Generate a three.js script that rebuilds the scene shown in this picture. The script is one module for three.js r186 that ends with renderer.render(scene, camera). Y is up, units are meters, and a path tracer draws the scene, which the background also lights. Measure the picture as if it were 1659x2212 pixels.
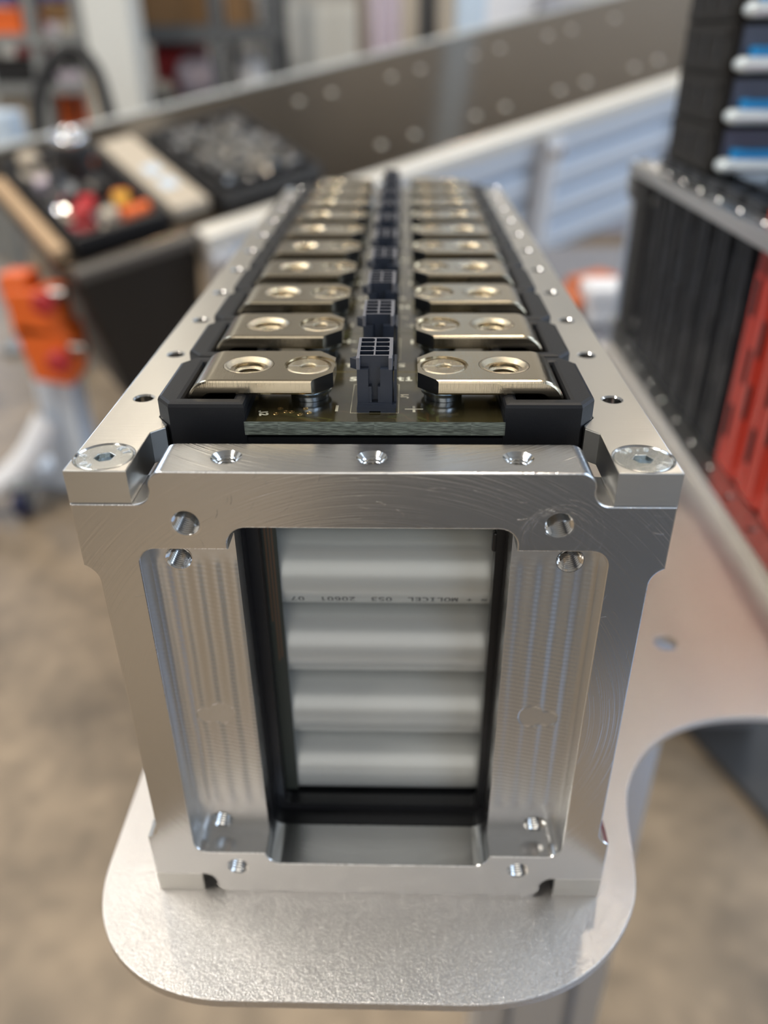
import * as THREE from 'three';
import { RoundedBoxGeometry } from 'three/addons/geometries/RoundedBoxGeometry.js';
import { TextGeometry } from 'three/addons/geometries/TextGeometry.js';
import { FontLoader } from 'three/addons/loaders/FontLoader.js';
import { mergeGeometries, toCreasedNormals } from 'three/addons/utils/BufferGeometryUtils.js';
import { RectAreaLightUniformsLib } from 'three/addons/lights/RectAreaLightUniformsLib.js';
import { Brush, Evaluator, SUBTRACTION } from 'three-bvh-csg';

// ---------------------------------------------------------------- camera, light, exposure
RectAreaLightUniformsLib.init();
const scene = new THREE.Scene();
scene.background = new THREE.Color(0.02, 0.02, 0.022);
const camera = new THREE.PerspectiveCamera(64.86, 1659 / 2212, 0.01, 60);
camera.rotation.order = 'YXZ';
camera.position.set(0.00588, 0.19405, 0.13199);
camera.rotation.set(-0.53071, 0.02623, -0.00773);
camera.focus = 0.167;                 // sharp on the screws and the first lugs
camera.userData.fStop = 6.9;          // a phone lens about 4 mm across
const renderer = new THREE.WebGLRenderer({ antialias: true });
renderer.toneMapping = THREE.LinearToneMapping;
renderer.toneMappingExposure = 0.9;
renderer.shadowMap.enabled = true;

const FLOOR = -0.75, CEIL = 3.3;      // the mounting plate's top face is y = 0
const WARM = new THREE.Color(1.0, 0.86, 0.68), DAY = new THREE.Color(0.62, 0.78, 1.0), NEUTRAL = new THREE.Color(1.0, 0.95, 0.86);
// [name, label, x, y, z, width, height, facing x, y, z, colour, radiance]
const PANELS = [
  ['window_1', [3.1, 1.0, 4.55], 2.2, 2.0, [0, 0, -1], DAY, 3.0],
  ['door_1', [-0.3, 1.0, 4.55], 2.8, 3.4, [0, 0, -1], NEUTRAL, 1.0],
  ['window_3', [3.0, 0.75, -5.17], 1.9, 1.9, [0, 0, 1], DAY, 6.0],
  ['window_6', [-3.35, 0.8, -5.17], 1.6, 1.7, [0, 0, 1], DAY, 3.5],
  ['window_4', [2.7, CEIL - 0.02, -1.7], 1.3, 2.2, [0, -1, 0], DAY, 4.5],
  ['window_5', [-2.9, CEIL - 0.02, -1.7], 1.3, 2.2, [0, -1, 0], DAY, 3.0],
  ['window_2', [4.55, 1.1, -0.4], 2.4, 1.7, [-1, 0, 0], DAY, 6.0],
];
const LAMPS = [   // name, label, centre, width, length, colour, radiance
  ['ceiling_light', 'small warm ceiling lamp over the far shelves', [-1.3, CEIL - 0.12, -3.0], 0.15, 0.15, WARM, 400],
  ['ceiling_light', 'small warm ceiling lamp over the far right wall', [1.6, CEIL - 0.12, -3.2], 0.15, 0.15, WARM, 400],
  ['ceiling_light', 'small warm ceiling lamp over the battery pack', [0.45, CEIL - 0.12, -1.3], 0.14, 0.14, WARM, 420],
  ['ceiling_strip_light', 'long ceiling strip lamp over the open floor', [-2.1, CEIL - 0.12, 0.0], 0.3, 3.0, NEUTRAL, 48],
];

// ---------------------------------------------------------------- helpers
const taken = new Map();
function numbered(name) { const n = taken.get(name) ?? 0; taken.set(name, n + 1); return n ? `${name}_${String(n).padStart(3, '0')}` : name; }
const rng = (s) => () => { s = (s + 0x6d2b79f5) | 0; let t = Math.imul(s ^ (s >>> 15), 1 | s); t = (t + Math.imul(t ^ (t >>> 7), 61 | t)) ^ t; return ((t ^ (t >>> 14)) >>> 0) / 4294967296; };
function tag(o, label, category, group, kind) { o.userData = { ...o.userData, label }; if (category) o.userData.category = category; if (group) o.userData.group = group; if (kind) o.userData.kind = kind; return o; }
function thing(name, label, category, [x, y, z] = [0, 0, 0], turn = 0, group) {
  const o = new THREE.Group(); o.name = numbered(name); scene.add(o); o.position.set(x, y, z); o.rotation.y = turn;
  return tag(o, label, category, group);
}
function part(name, geo, mat, parent) { const m = new THREE.Mesh(geo, mat); m.name = name; m.castShadow = m.receiveShadow = true; parent.add(m); return m; }
function single(name, geo, mat, label, category, group) { const m = part(numbered(name), geo, mat, scene); return tag(m, label, category, group); }
function struct(name, geo, mat) { const m = part(name, geo, mat, scene); m.userData = { kind: 'structure' }; return m; }
function copy(proto, label, [x, y, z], turn = 0, group) {
  const o = proto.clone(); o.name = numbered(proto.name.replace(/_\d{3}$/, '')); scene.add(o); o.position.set(x, y, z); o.rotation.y = turn;
  o.userData = { ...proto.userData, label }; if (group) o.userData.group = group;
  return o;
}
const mm = (g) => g.scale(0.001, 0.001, 0.001);
function boxUV(g) {                    // uv in metres from the face direction
  g = g.index ? g.toNonIndexed() : g;
  const p = g.attributes.position, uv = new Float32Array(p.count * 2), a = new THREE.Vector3(), b = new THREE.Vector3(), c = new THREE.Vector3();
  for (let i = 0; i < p.count; i += 3) {
    a.fromBufferAttribute(p, i); b.fromBufferAttribute(p, i + 1).sub(a); c.fromBufferAttribute(p, i + 2).sub(a); b.cross(c);
    const nx = Math.abs(b.x), ny = Math.abs(b.y), nz = Math.abs(b.z);
    for (let k = 0; k < 3; k++) {
      const x = p.getX(i + k), y = p.getY(i + k), z = p.getZ(i + k), o = (i + k) * 2;
      if (nz >= nx && nz >= ny) { uv[o] = x; uv[o + 1] = y; } else if (ny >= nx) { uv[o] = x; uv[o + 1] = -z; } else { uv[o] = z; uv[o + 1] = y; }
    }
  }
  g.setAttribute('uv', new THREE.BufferAttribute(uv, 2));
  return g;
}
const clean = (g) => { const o = new THREE.BufferGeometry(), n = g.index ? g.toNonIndexed() : g; for (const k of ['position', 'normal', 'uv']) if (n.attributes[k]) o.setAttribute(k, n.attributes[k]); return o; };
const join = (list) => mergeGeometries(list.map(clean));
// normals are welded on a grid of 1/100 unit, so they are computed in millimetres
const smooth = (g, angle = 0.6) => toCreasedNormals(clean(g).scale(1000, 1000, 1000), angle).scale(0.001, 0.001, 0.001);
const box = (w, h, d, x = 0, y = 0, z = 0) => new THREE.BoxGeometry(w, h, d).translate(x, y, z);
const rbox = (w, h, d, r, x = 0, y = 0, z = 0, s = 2) => new RoundedBoxGeometry(w, h, d, s, Math.min(r, w / 2.01, h / 2.01, d / 2.01)).translate(x, y, z);
const cyl = (r, h, x = 0, y = 0, z = 0, n = 24, r2 = r) => new THREE.CylinderGeometry(r2, r, h, n).translate(x, y, z);
const lathe = (pts, n = 32) => new THREE.LatheGeometry(pts.map(([x, y]) => new THREE.Vector2(Math.max(x, 1e-5), y)), n);
function ext(shape, depth, bevel = 0, seg = 10) {
  return new THREE.ExtrudeGeometry(shape, { depth: depth - 2 * bevel, bevelEnabled: bevel > 0, bevelSize: bevel, bevelThickness: bevel, bevelOffset: -bevel, bevelSegments: 2, curveSegments: seg }).translate(0, 0, bevel);
}
// a shape drawn in x and -z, raised from y0 to y1
const rise = (shape, y0, y1, bevel = 0, seg = 10) => ext(shape, y1 - y0, bevel, seg).rotateX(-Math.PI / 2).translate(0, y0, 0);
const poly = (pts) => new THREE.Shape(pts.map(([x, y]) => new THREE.Vector2(x, y)));
const hole = (x, y, r) => new THREE.Path().absarc(x, y, r, 0, Math.PI * 2, true);
function roundRect(x0, y0, x1, y1, r, P = THREE.Shape) {
  const s = new P(); s.moveTo(x0 + r, y0); s.lineTo(x1 - r, y0); s.absarc(x1 - r, y0 + r, r, -Math.PI / 2, 0); s.lineTo(x1, y1 - r); s.absarc(x1 - r, y1 - r, r, 0, Math.PI / 2);
  s.lineTo(x0 + r, y1); s.absarc(x0 + r, y1 - r, r, Math.PI / 2, Math.PI); s.lineTo(x0, y0 + r); s.absarc(x0 + r, y0 + r, r, Math.PI, Math.PI * 1.5); return s;
}
function tube(points, r, n = 40, m = 12) { return new THREE.TubeGeometry(new THREE.CatmullRomCurve3(points.map((p) => new THREE.Vector3(...p))), n, r, m); }
const evaluator = new Evaluator(); evaluator.attributes = ['position', 'normal', 'uv']; evaluator.useGroups = false;
function cut(geo, tools) {
  let a = new Brush(clean(geo)); a.updateMatrixWorld();
  for (const t of tools) { const b = new Brush(clean(t)); b.updateMatrixWorld(); a = evaluator.evaluate(a, b, SUBTRACTION); a.updateMatrixWorld(); }
  return clean(a.geometry);
}

// ---------------------------------------------------------------- textures and materials
function tex(w, h, f, color = false) {
  const d = new Uint8Array(w * h * 4);
  for (let y = 0; y < h; y++) for (let x = 0; x < w; x++) { const v = f(x / w, y / h), o = (y * w + x) * 4; if (Array.isArray(v)) { d[o] = v[0] * 255; d[o + 1] = v[1] * 255; d[o + 2] = v[2] * 255; } else d[o] = d[o + 1] = d[o + 2] = Math.max(0, Math.min(1, v)) * 255; d[o + 3] = 255; }
  const t = new THREE.DataTexture(d, w, h); t.wrapS = t.wrapT = THREE.RepeatWrapping; t.magFilter = THREE.LinearFilter; t.minFilter = THREE.LinearFilter; if (color) t.colorSpace = THREE.SRGBColorSpace; t.needsUpdate = true; return t;
}
function lattice(n, seed) { const r = rng(seed), a = Float32Array.from({ length: n * n }, r); return (u, v) => { const x = u * n, y = v * n, i = Math.floor(x), j = Math.floor(y), s = (t) => t * t * (3 - 2 * t), fx = s(x - i), fy = s(y - j), g = (p, q) => a[(((q % n) + n) % n) * n + (((p % n) + n) % n)]; return (g(i, j) * (1 - fx) + g(i + 1, j) * fx) * (1 - fy) + (g(i, j + 1) * (1 - fx) + g(i + 1, j + 1) * fx) * fy; }; }
const n4 = lattice(4, 1), n8 = lattice(8, 2), n16 = lattice(16, 3), n32 = lattice(32, 4), n64 = lattice(64, 5), n128 = lattice(128, 6), n256 = lattice(256, 7);
const cloud = (u, v) => n4(u, v) * 0.4 + n8(u, v) * 0.25 + n16(u, v) * 0.2 + n32(u, v) * 0.15;
const rep = (t, size, sy = size) => { const c = t.clone(); c.repeat.set(1 / size, 1 / sy); c.needsUpdate = true; return c; };
const grainT = tex(512, 512, (u, v) => n256(u, v) * 0.45 + n128(u, v) * 0.35 + n64(u, v) * 0.2);
const streakT = tex(512, 512, (u, v) => { const r = n256(u * 0.06, v) * 0.6 + n128(u * 0.1, v) * 0.4; return r; });   // lines along u
const cloudT = tex(512, 512, (u, v) => cloud(u, v));
// swirling cutter marks and scratches of the milled face, 0.13 m square
const arcT = (() => {
  const c = document.createElement('canvas'); c.width = c.height = 1536; const g = c.getContext('2d'), r = rng(5); g.fillStyle = '#808080'; g.fillRect(0, 0, 1536, 1536);
  const K = 1536 / 0.13, line = (cx, cy, rad, a0, a1, w, v, al) => { g.strokeStyle = `rgba(${v},${v},${v},${al})`; g.lineWidth = w; g.beginPath(); g.arc(cx, cy, rad, a0, a1); g.stroke(); };
  for (let i = 0; i < 1500; i++) { const rad = (0.018 + 0.062 * r()) * K, a = r() * 6.28; line(768 + (r() - 0.5) * 60, 790 + (r() - 0.5) * 30, rad, a, a + 0.3 + r() * 1.2, 1 + r() * 2, r() < 0.5 ? 40 : 215, 0.10 + r() * 0.13); }
  for (let i = 0; i < 220; i++) { const rad = (0.02 + 0.05 * r()) * K, a = r() * 6.28; line(768 + (r() - 0.5) * 500, 300 + (r() - 0.5) * 500, rad, a, a + 0.02 + r() * 0.06, 1, r() < 0.4 ? 40 : 240, 0.35); }
  for (const [x, y] of [[0.1010, 0.0165], [0.0290, 0.0165]]) for (let i = 0; i < 14; i++) line(x * K + (r() - 0.5) * 20, y * K + (r() - 0.5) * 20, (0.0042 + 0.004 * r()) * K, r() * 6, r() * 6 + 2.2, 1.1, 240, x > 0.05 ? 0.4 : 0.12);
  for (let i = 0; i < 70; i++) { const x = r() * 1536, y = r() * 500, a = r() * 3.1; g.strokeStyle = `rgba(245,245,245,${0.25 + 0.4 * r()})`; g.lineWidth = 1; g.beginPath(); g.moveTo(x, y); g.quadraticCurveTo(x + 12 * Math.cos(a), y + 9 * Math.sin(a), x + 24 * Math.cos(a + 0.4), y + 24 * Math.sin(a + 0.4)); g.stroke(); }
  const t = new THREE.CanvasTexture(c); t.wrapS = t.wrapT = THREE.RepeatWrapping; return t;
})();
const faceMap = rep(arcT, 0.13); faceMap.offset.set(0.5, 0.02);
const M = {};
const std = (k, color, roughness, metalness = 0, extra = {}) => (M[k] = Object.assign(new THREE.MeshPhysicalMaterial({ color: new THREE.Color(...color), roughness, metalness, ...extra }), { name: k }));
std('milled_aluminium', [0.77, 0.77, 0.77], 0.22, 1, { bumpMap: faceMap, bumpScale: 0.00009 });
std('bright_aluminium', [0.88, 0.87, 0.84], 0.20, 1, { bumpMap: rep(streakT, 0.03), bumpScale: 0.000004 });
std('pocket_aluminium', [0.74, 0.74, 0.74], 0.27, 1, { bumpMap: rep(streakT, 0.02, 0.012), bumpScale: 0.000006, anisotropy: 0.6, anisotropyRotation: Math.PI / 2 });
std('brushed_rail', [0.70, 0.69, 0.66], 0.30, 1, { bumpMap: rep(streakT, 0.06, 0.02), bumpScale: 0.000012, anisotropy: 0.45, anisotropyRotation: Math.PI / 2 });
std('thread_steel', [0.83, 0.82, 0.80], 0.14, 1);
std('zinc', [0.72, 0.74, 0.72], 0.22, 1, { bumpMap: rep(grainT, 0.02), bumpScale: 0.00003 });
const brushUp = rep(streakT, 0.03, 0.012); brushUp.rotation = Math.PI / 2;
std('nickel', [0.54, 0.465, 0.34], 0.17, 1, { bumpMap: brushUp, bumpScale: 0.000012 });
std('nickel_dark', [0.60, 0.58, 0.52], 0.3, 1);
std('stud_steel', [0.68, 0.74, 0.78], 0.22, 1);
std('blasted_plate', [0.72, 0.68, 0.64], 0.38, 1, { bumpMap: rep(grainT, 0.024), bumpScale: 0.00016 });
std('black_plastic', [0.010, 0.011, 0.014], 0.45, 0, { specularIntensity: 0.6, bumpMap: rep(grainT, 0.02), bumpScale: 0.00002 });
std('black_satin', [0.016, 0.016, 0.018], 0.3, 0);
std('connector_plastic', [0.022, 0.03, 0.05], 0.32, 0, { bumpMap: rep(streakT, 0.006), bumpScale: 0.00001 });
std('red_plastic', [0.50, 0.04, 0.022], 0.42, 0);
std('laminate', [0.62, 0.66, 0.62], 0.55, 0, { map: rep(tex(256, 256, (u, v) => { const k = 0.50 + 0.34 * n128(u * 0.12, v) - 0.2 * n64(u * 0.3, v) + 0.08 * n256(u, v); return [k * 0.97, k, k * 0.95]; }, true), 0.02, 0.012) });
std('copper_trace', [0.10, 0.055, 0.03], 0.5, 0);
std('board_edge', [0.03, 0.036, 0.03], 0.5, 0);
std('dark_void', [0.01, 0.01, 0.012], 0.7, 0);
// the setting
std('concrete', [0.36, 0.29, 0.21], 0.5, 0, { map: rep(tex(512, 512, (u, v) => { const k = 0.62 + 0.5 * (cloud(u, v) - 0.5) + 0.1 * (n64(u, v) - 0.5); return [Math.min(1, k * 1.05), k * 0.97, k * 0.88]; }, true), 1.3), bumpMap: rep(grainT, 0.5), bumpScale: 0.0004 });
M.concrete.color.setRGB(0.62, 0.555, 0.455);
std('wall_paint', [0.62, 0.60, 0.56], 0.8, 0, { bumpMap: rep(cloudT, 0.6), bumpScale: 0.002 });
std('ceiling_paint', [0.34, 0.33, 0.31], 0.85, 0);
std('white_paint', [0.66, 0.66, 0.62], 0.55, 0);
std('grey_steel', [0.25, 0.26, 0.26], 0.5, 0.3);
std('shelf_steel', [0.085, 0.09, 0.095], 0.5, 0.2);
std('rust_orange', [0.50, 0.13, 0.04], 0.5, 0);
std('dark_steel', [0.17, 0.135, 0.10], 0.16, 1, { bumpMap: rep(cloudT, 0.4), bumpScale: 0.0004 });
std('anodised', [0.72, 0.74, 0.78], 0.38, 0.85);
std('anodised_blue', [0.66, 0.73, 0.83], 0.45, 0.15);
std('black_paint', [0.012, 0.011, 0.011], 0.45, 0);
std('orange', [0.85, 0.15, 0.02], 0.45, 0);
std('amber', [0.62, 0.34, 0.03], 0.45, 0);
std('deep_red', [0.45, 0.025, 0.03], 0.45, 0);
std('cardboard', [0.20, 0.11, 0.045], 0.8, 0);
std('wood', [0.46, 0.31, 0.18], 0.6, 0);
std('blue_plastic', [0.06, 0.07, 0.25], 0.45, 0);
std('cream_plastic', [0.50, 0.43, 0.34], 0.5, 0);
std('lilac_plastic', [0.58, 0.50, 0.56], 0.5, 0);
std('white_plastic', [0.78, 0.78, 0.80], 0.4, 0);
std('pale_blue', [0.55, 0.66, 0.78], 0.5, 0);
std('grey_plastic', [0.16, 0.16, 0.18], 0.45, 0);
std('rubber', [0.025, 0.024, 0.024], 0.6, 0);
std('chrome', [0.8, 0.8, 0.82], 0.12, 1);
std('navy_plastic', [0.02, 0.025, 0.07], 0.4, 0);
std('dull_steel', [0.24, 0.23, 0.22], 0.3, 1);
std('bright_strap', [0.80, 0.87, 0.90], 0.35, 0.3);
std('matt_black', [0.016, 0.014, 0.012], 0.75, 0, { specularIntensity: 0.6 });
std('groove_blue', [0.30, 0.37, 0.48], 0.5, 0.1);
std('blue_mat', [0.34, 0.44, 0.62], 0.45, 0);
std('blue_film', [0.0, 0.25, 0.62], 0.35, 0);
std('slate_plastic', [0.05, 0.06, 0.10], 0.3, 0);

// ---------------------------------------------------------------- room shell
const RX = 4.7, RZ0 = -5.3, RZ1 = 4.7, T = 0.2;
struct('floor', boxUV(box(2 * RX + 2 * T, T, RZ1 - RZ0 + 2 * T, 0, FLOOR - T / 2, (RZ0 + RZ1) / 2)), M.concrete);
struct('ceiling', boxUV(box(2 * RX + 2 * T, T, RZ1 - RZ0 + 2 * T, 0, CEIL + T / 2, (RZ0 + RZ1) / 2)), M.ceiling_paint);
struct('wall_back', boxUV(box(2 * RX + 2 * T, CEIL - FLOOR, T, 0, (CEIL + FLOOR) / 2, RZ0 - T / 2)), M.wall_paint);
struct('wall_front', boxUV(box(2 * RX + 2 * T, CEIL - FLOOR, T, 0, (CEIL + FLOOR) / 2, RZ1 + T / 2)), std('dark_wall_paint', [0.10, 0.10, 0.11], 0.8));
struct('wall_left', boxUV(box(T, CEIL - FLOOR, RZ1 - RZ0, -RX - T / 2, (CEIL + FLOOR) / 2, (RZ0 + RZ1) / 2)), M.wall_paint);
struct('wall_right', boxUV(box(T, CEIL - FLOOR, RZ1 - RZ0, RX + T / 2, (CEIL + FLOOR) / 2, (RZ0 + RZ1) / 2)), M.wall_paint);
struct('trim_1', box(0.02, 0.004, 4, -0.78, FLOOR + 0.0015, 1.0).rotateY(0), std('joint_filler', [0.12, 0.1, 0.08], 0.8));
struct('pillar_1', rbox(0.19, CEIL - FLOOR, 0.19, 0.012, -1.185, (CEIL + FLOOR) / 2, -3.7), M.white_paint);
struct('pillar_2', rbox(0.13, CEIL - FLOOR, 0.13, 0.012, 0.295, (CEIL + FLOOR) / 2, -4.06), M.pale_blue);
function areaLight(color, radiance, w, h, at, dir) {
  const l = new THREE.RectAreaLight(color, radiance, w, h); l.position.set(...at); l.up.set(0, dir[1] ? 0 : 1, dir[1] ? 1 : 0); l.lookAt(at[0] + dir[0], at[1] + dir[1], at[2] + dir[2]); scene.add(l); return l;
}
for (const [name, at, w, h, dir, color, k] of PANELS) {   // frosted windows, lit from outside
  const g = new THREE.Group(); g.name = name; g.userData = { kind: 'structure' }; scene.add(g); g.position.set(...at); g.up.set(0, dir[1] ? 0 : 1, dir[1] ? 1 : 0); g.lookAt(at[0] + dir[0], at[1] + dir[1], at[2] + dir[2]);
  part('window_pane', box(w, h, 0.01), Object.assign(new THREE.MeshStandardMaterial({ color: 0xdddddd, emissive: color, emissiveIntensity: k * 0.25, roughness: 0.6 }), { name: 'frosted_window' }), g);
  const fr = []; for (const s of [-1, 1]) { fr.push(box(0.06, h + 0.12, 0.08, s * (w / 2 + 0.03), 0, 0)); fr.push(box(w + 0.12, 0.06, 0.08, 0, s * (h / 2 + 0.03), 0)); }
  part('window_frame', join(fr), M.grey_steel, g);
  areaLight(color, k, w, h, [at[0] + dir[0] * 0.02, at[1] + dir[1] * 0.02, at[2] + dir[2] * 0.02], dir).name = name + '_daylight';
}
for (const [name, label, at, w, d, color, k] of LAMPS) {
  const g = thing(name, label, 'ceiling lamp', at);
  part('diffuser', rbox(w, 0.02, d, 0.005, 0, 0, 0), Object.assign(new THREE.MeshStandardMaterial({ color: 0xffffff, emissive: color, emissiveIntensity: k * 0.12, roughness: 0.6 }), { name: 'lamp_diffuser' }), g);
  part('housing', join([box(w + 0.06, 0.1, d + 0.06, 0, 0.07, 0)]), M.white_paint, g);
  areaLight(color, k, w, d, [at[0], at[1] - 0.02, at[2]], [0, -1, 0]).name = name + '_lamp';
}

// ---------------------------------------------------------------- mounting plate and its leg
{
  const s = new THREE.Shape();       // drawn in x and -z, mm
  s.moveTo(-73.6, 446); s.lineTo(-73.6, 8); s.bezierCurveTo(-73.6, -14, -58, -27.6, -36, -28);
  s.lineTo(20, -28); s.bezierCurveTo(44, -28, 58, -18, 66, -3); s.bezierCurveTo(71, 7, 69.5, 20, 73, 33);
  s.bezierCurveTo(78, 50, 94, 66.5, 122, 66.5); s.lineTo(300, 66.5); s.lineTo(300, 446); s.lineTo(-73.6, 446);
  s.holes.push(hole(103.8, 103.9, 4.2));
  const t = thing('mounting_plate', 'bead-blasted aluminium base plate with rounded front corners that both battery packs stand on', 'plate');
  part('plate', smooth(boxUV(mm(rise(s, -3, 0, 0.4, 30))), 0.25), M.blasted_plate, t);
}
function slotProfile(w, n, groove = 8, deep = 9) {       // a square or double aluminium extrusion, w wide and n cells long, in mm
  const s = new THREE.Shape(), h = w / 2, L = w * n / 2, g = groove / 2, pts = [];
  const edge = (ax, ay, bx, by, cells) => { const dx = (bx - ax) / cells, dy = (by - ay) / cells, len = Math.hypot(dx, dy), ux = dx / len, uy = dy / len, nx = -uy, ny = ux; for (let i = 0; i < cells; i++) { const cx = ax + dx * (i + 0.5), cy = ay + dy * (i + 0.5); pts.push([ax + dx * i, ay + dy * i], [cx - ux * g, cy - uy * g], [cx - ux * g + nx * 2.5, cy - uy * g + ny * 2.5], [cx - ux * g * 2 + nx * 3, cy - uy * g * 2 + ny * 3], [cx - ux * g + nx * deep, cy - uy * g + ny * deep], [cx + ux * g + nx * deep, cy + uy * g + ny * deep], [cx + ux * g * 2 + nx * 3, cy + uy * g * 2 + ny * 3], [cx + ux * g + nx * 2.5, cy + uy * g + ny * 2.5], [cx + ux * g, cy + uy * g]); } };
  edge(-L, -h, L, -h, n); edge(L, -h, L, h, 1); edge(L, h, -L, h, n); edge(-L, h, -L, -h, 1);
  pts.forEach(([x, y], i) => (i ? s.lineTo(x, y) : s.moveTo(x, y)));
  return s;
}
{
  const t = thing('support_leg', 'grey aluminium extrusion leg with open grooves standing under the base plate', 'leg', [0.097, FLOOR, -0.183]);
  part('extrusion', boxUV(mm(rise(slotProfile(40, 2, 8, 10), 12, 747))), M.anodised, t);
  part('foot', boxUV(rbox(0.12, 0.012, 0.09, 0.004, 0, 0.006, 0)), M.grey_steel, t);
}

// ---------------------------------------------------------------- end plate (mm, front face at z = 0)
const PITCH = 29.07, ROW0 = 34.9, LENGTH = 332.3;
function plateOutline() {
  const R = [[38.9, 125]], s = new THREE.Shape();
  const arc = (cx, cy, r, a0, a1, n = 8) => { for (let i = 0; i <= n; i++) { const a = (a0 + (a1 - a0) * i / n) * Math.PI / 180; R.push([cx + r * Math.cos(a), cy + r * Math.sin(a)]); } };
  arc(38.9, 121.9, 3.1, 90, 0); arc(45.2, 121.2, 3.3, 180, 270);                 // rounded tongue, then the fillet down to the ledge
  R.push([57.6, 117.9]); R.push([57.6, 104.2]); arc(59.3, 99.8, 4.4, 112, 180);  // ledge, side, corner notch
  const half = R.concat(R.slice().reverse().map(([x, y]) => [x, 125 - y]));      // the bottom mirrors the top
  half.concat(half.slice().reverse().map(([x, y]) => [-x, y])).forEach(([x, y], i) => (i ? s.lineTo(x, y) : s.moveTo(x, y)));
  return s;
}
function frontOpening() {
  const p = new THREE.Path(); p.moveTo(-24.4, 112.8);
  p.absarc(-24.4, 108.9, 3.9, Math.PI / 2, Math.PI, false); p.lineTo(-28.3, 107.8); p.lineTo(-42.7, 107.8); p.absarc(-42.7, 104.3, 3.5, Math.PI / 2, Math.PI, false);
  p.lineTo(-46.2, 19.4); p.absarc(-42.7, 19.4, 3.5, Math.PI, Math.PI * 1.5, false); p.lineTo(-28.3, 15.9); p.absarc(-24.4, 15.8, 3.9, Math.PI, Math.PI * 1.5, false);
  p.lineTo(24.4, 11.9); p.absarc(24.4, 15.8, 3.9, -Math.PI / 2, 0, false); p.lineTo(28.3, 15.9); p.lineTo(42.7, 15.9); p.absarc(42.7, 19.4, 3.5, -Math.PI / 2, 0, false);
  p.lineTo(46.2, 104.3); p.absarc(42.7, 104.3, 3.5, 0, Math.PI / 2, false); p.lineTo(28.3, 107.8); p.absarc(24.4, 108.9, 3.9, 0, Math.PI / 2, false); p.lineTo(-24.4, 112.8);
  return p;
}
const FACE_HOLES = [[-35.9, 113.8], [35.9, 113.8], [-35.9, 10.5], [35.9, 10.5]], POCKET_HOLES = [[-40.3, 101.7], [40.3, 101.7], [-40.1, 20.8], [40.1, 20.8]], TOP_HOLES = [-28, 0, 28];
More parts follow.
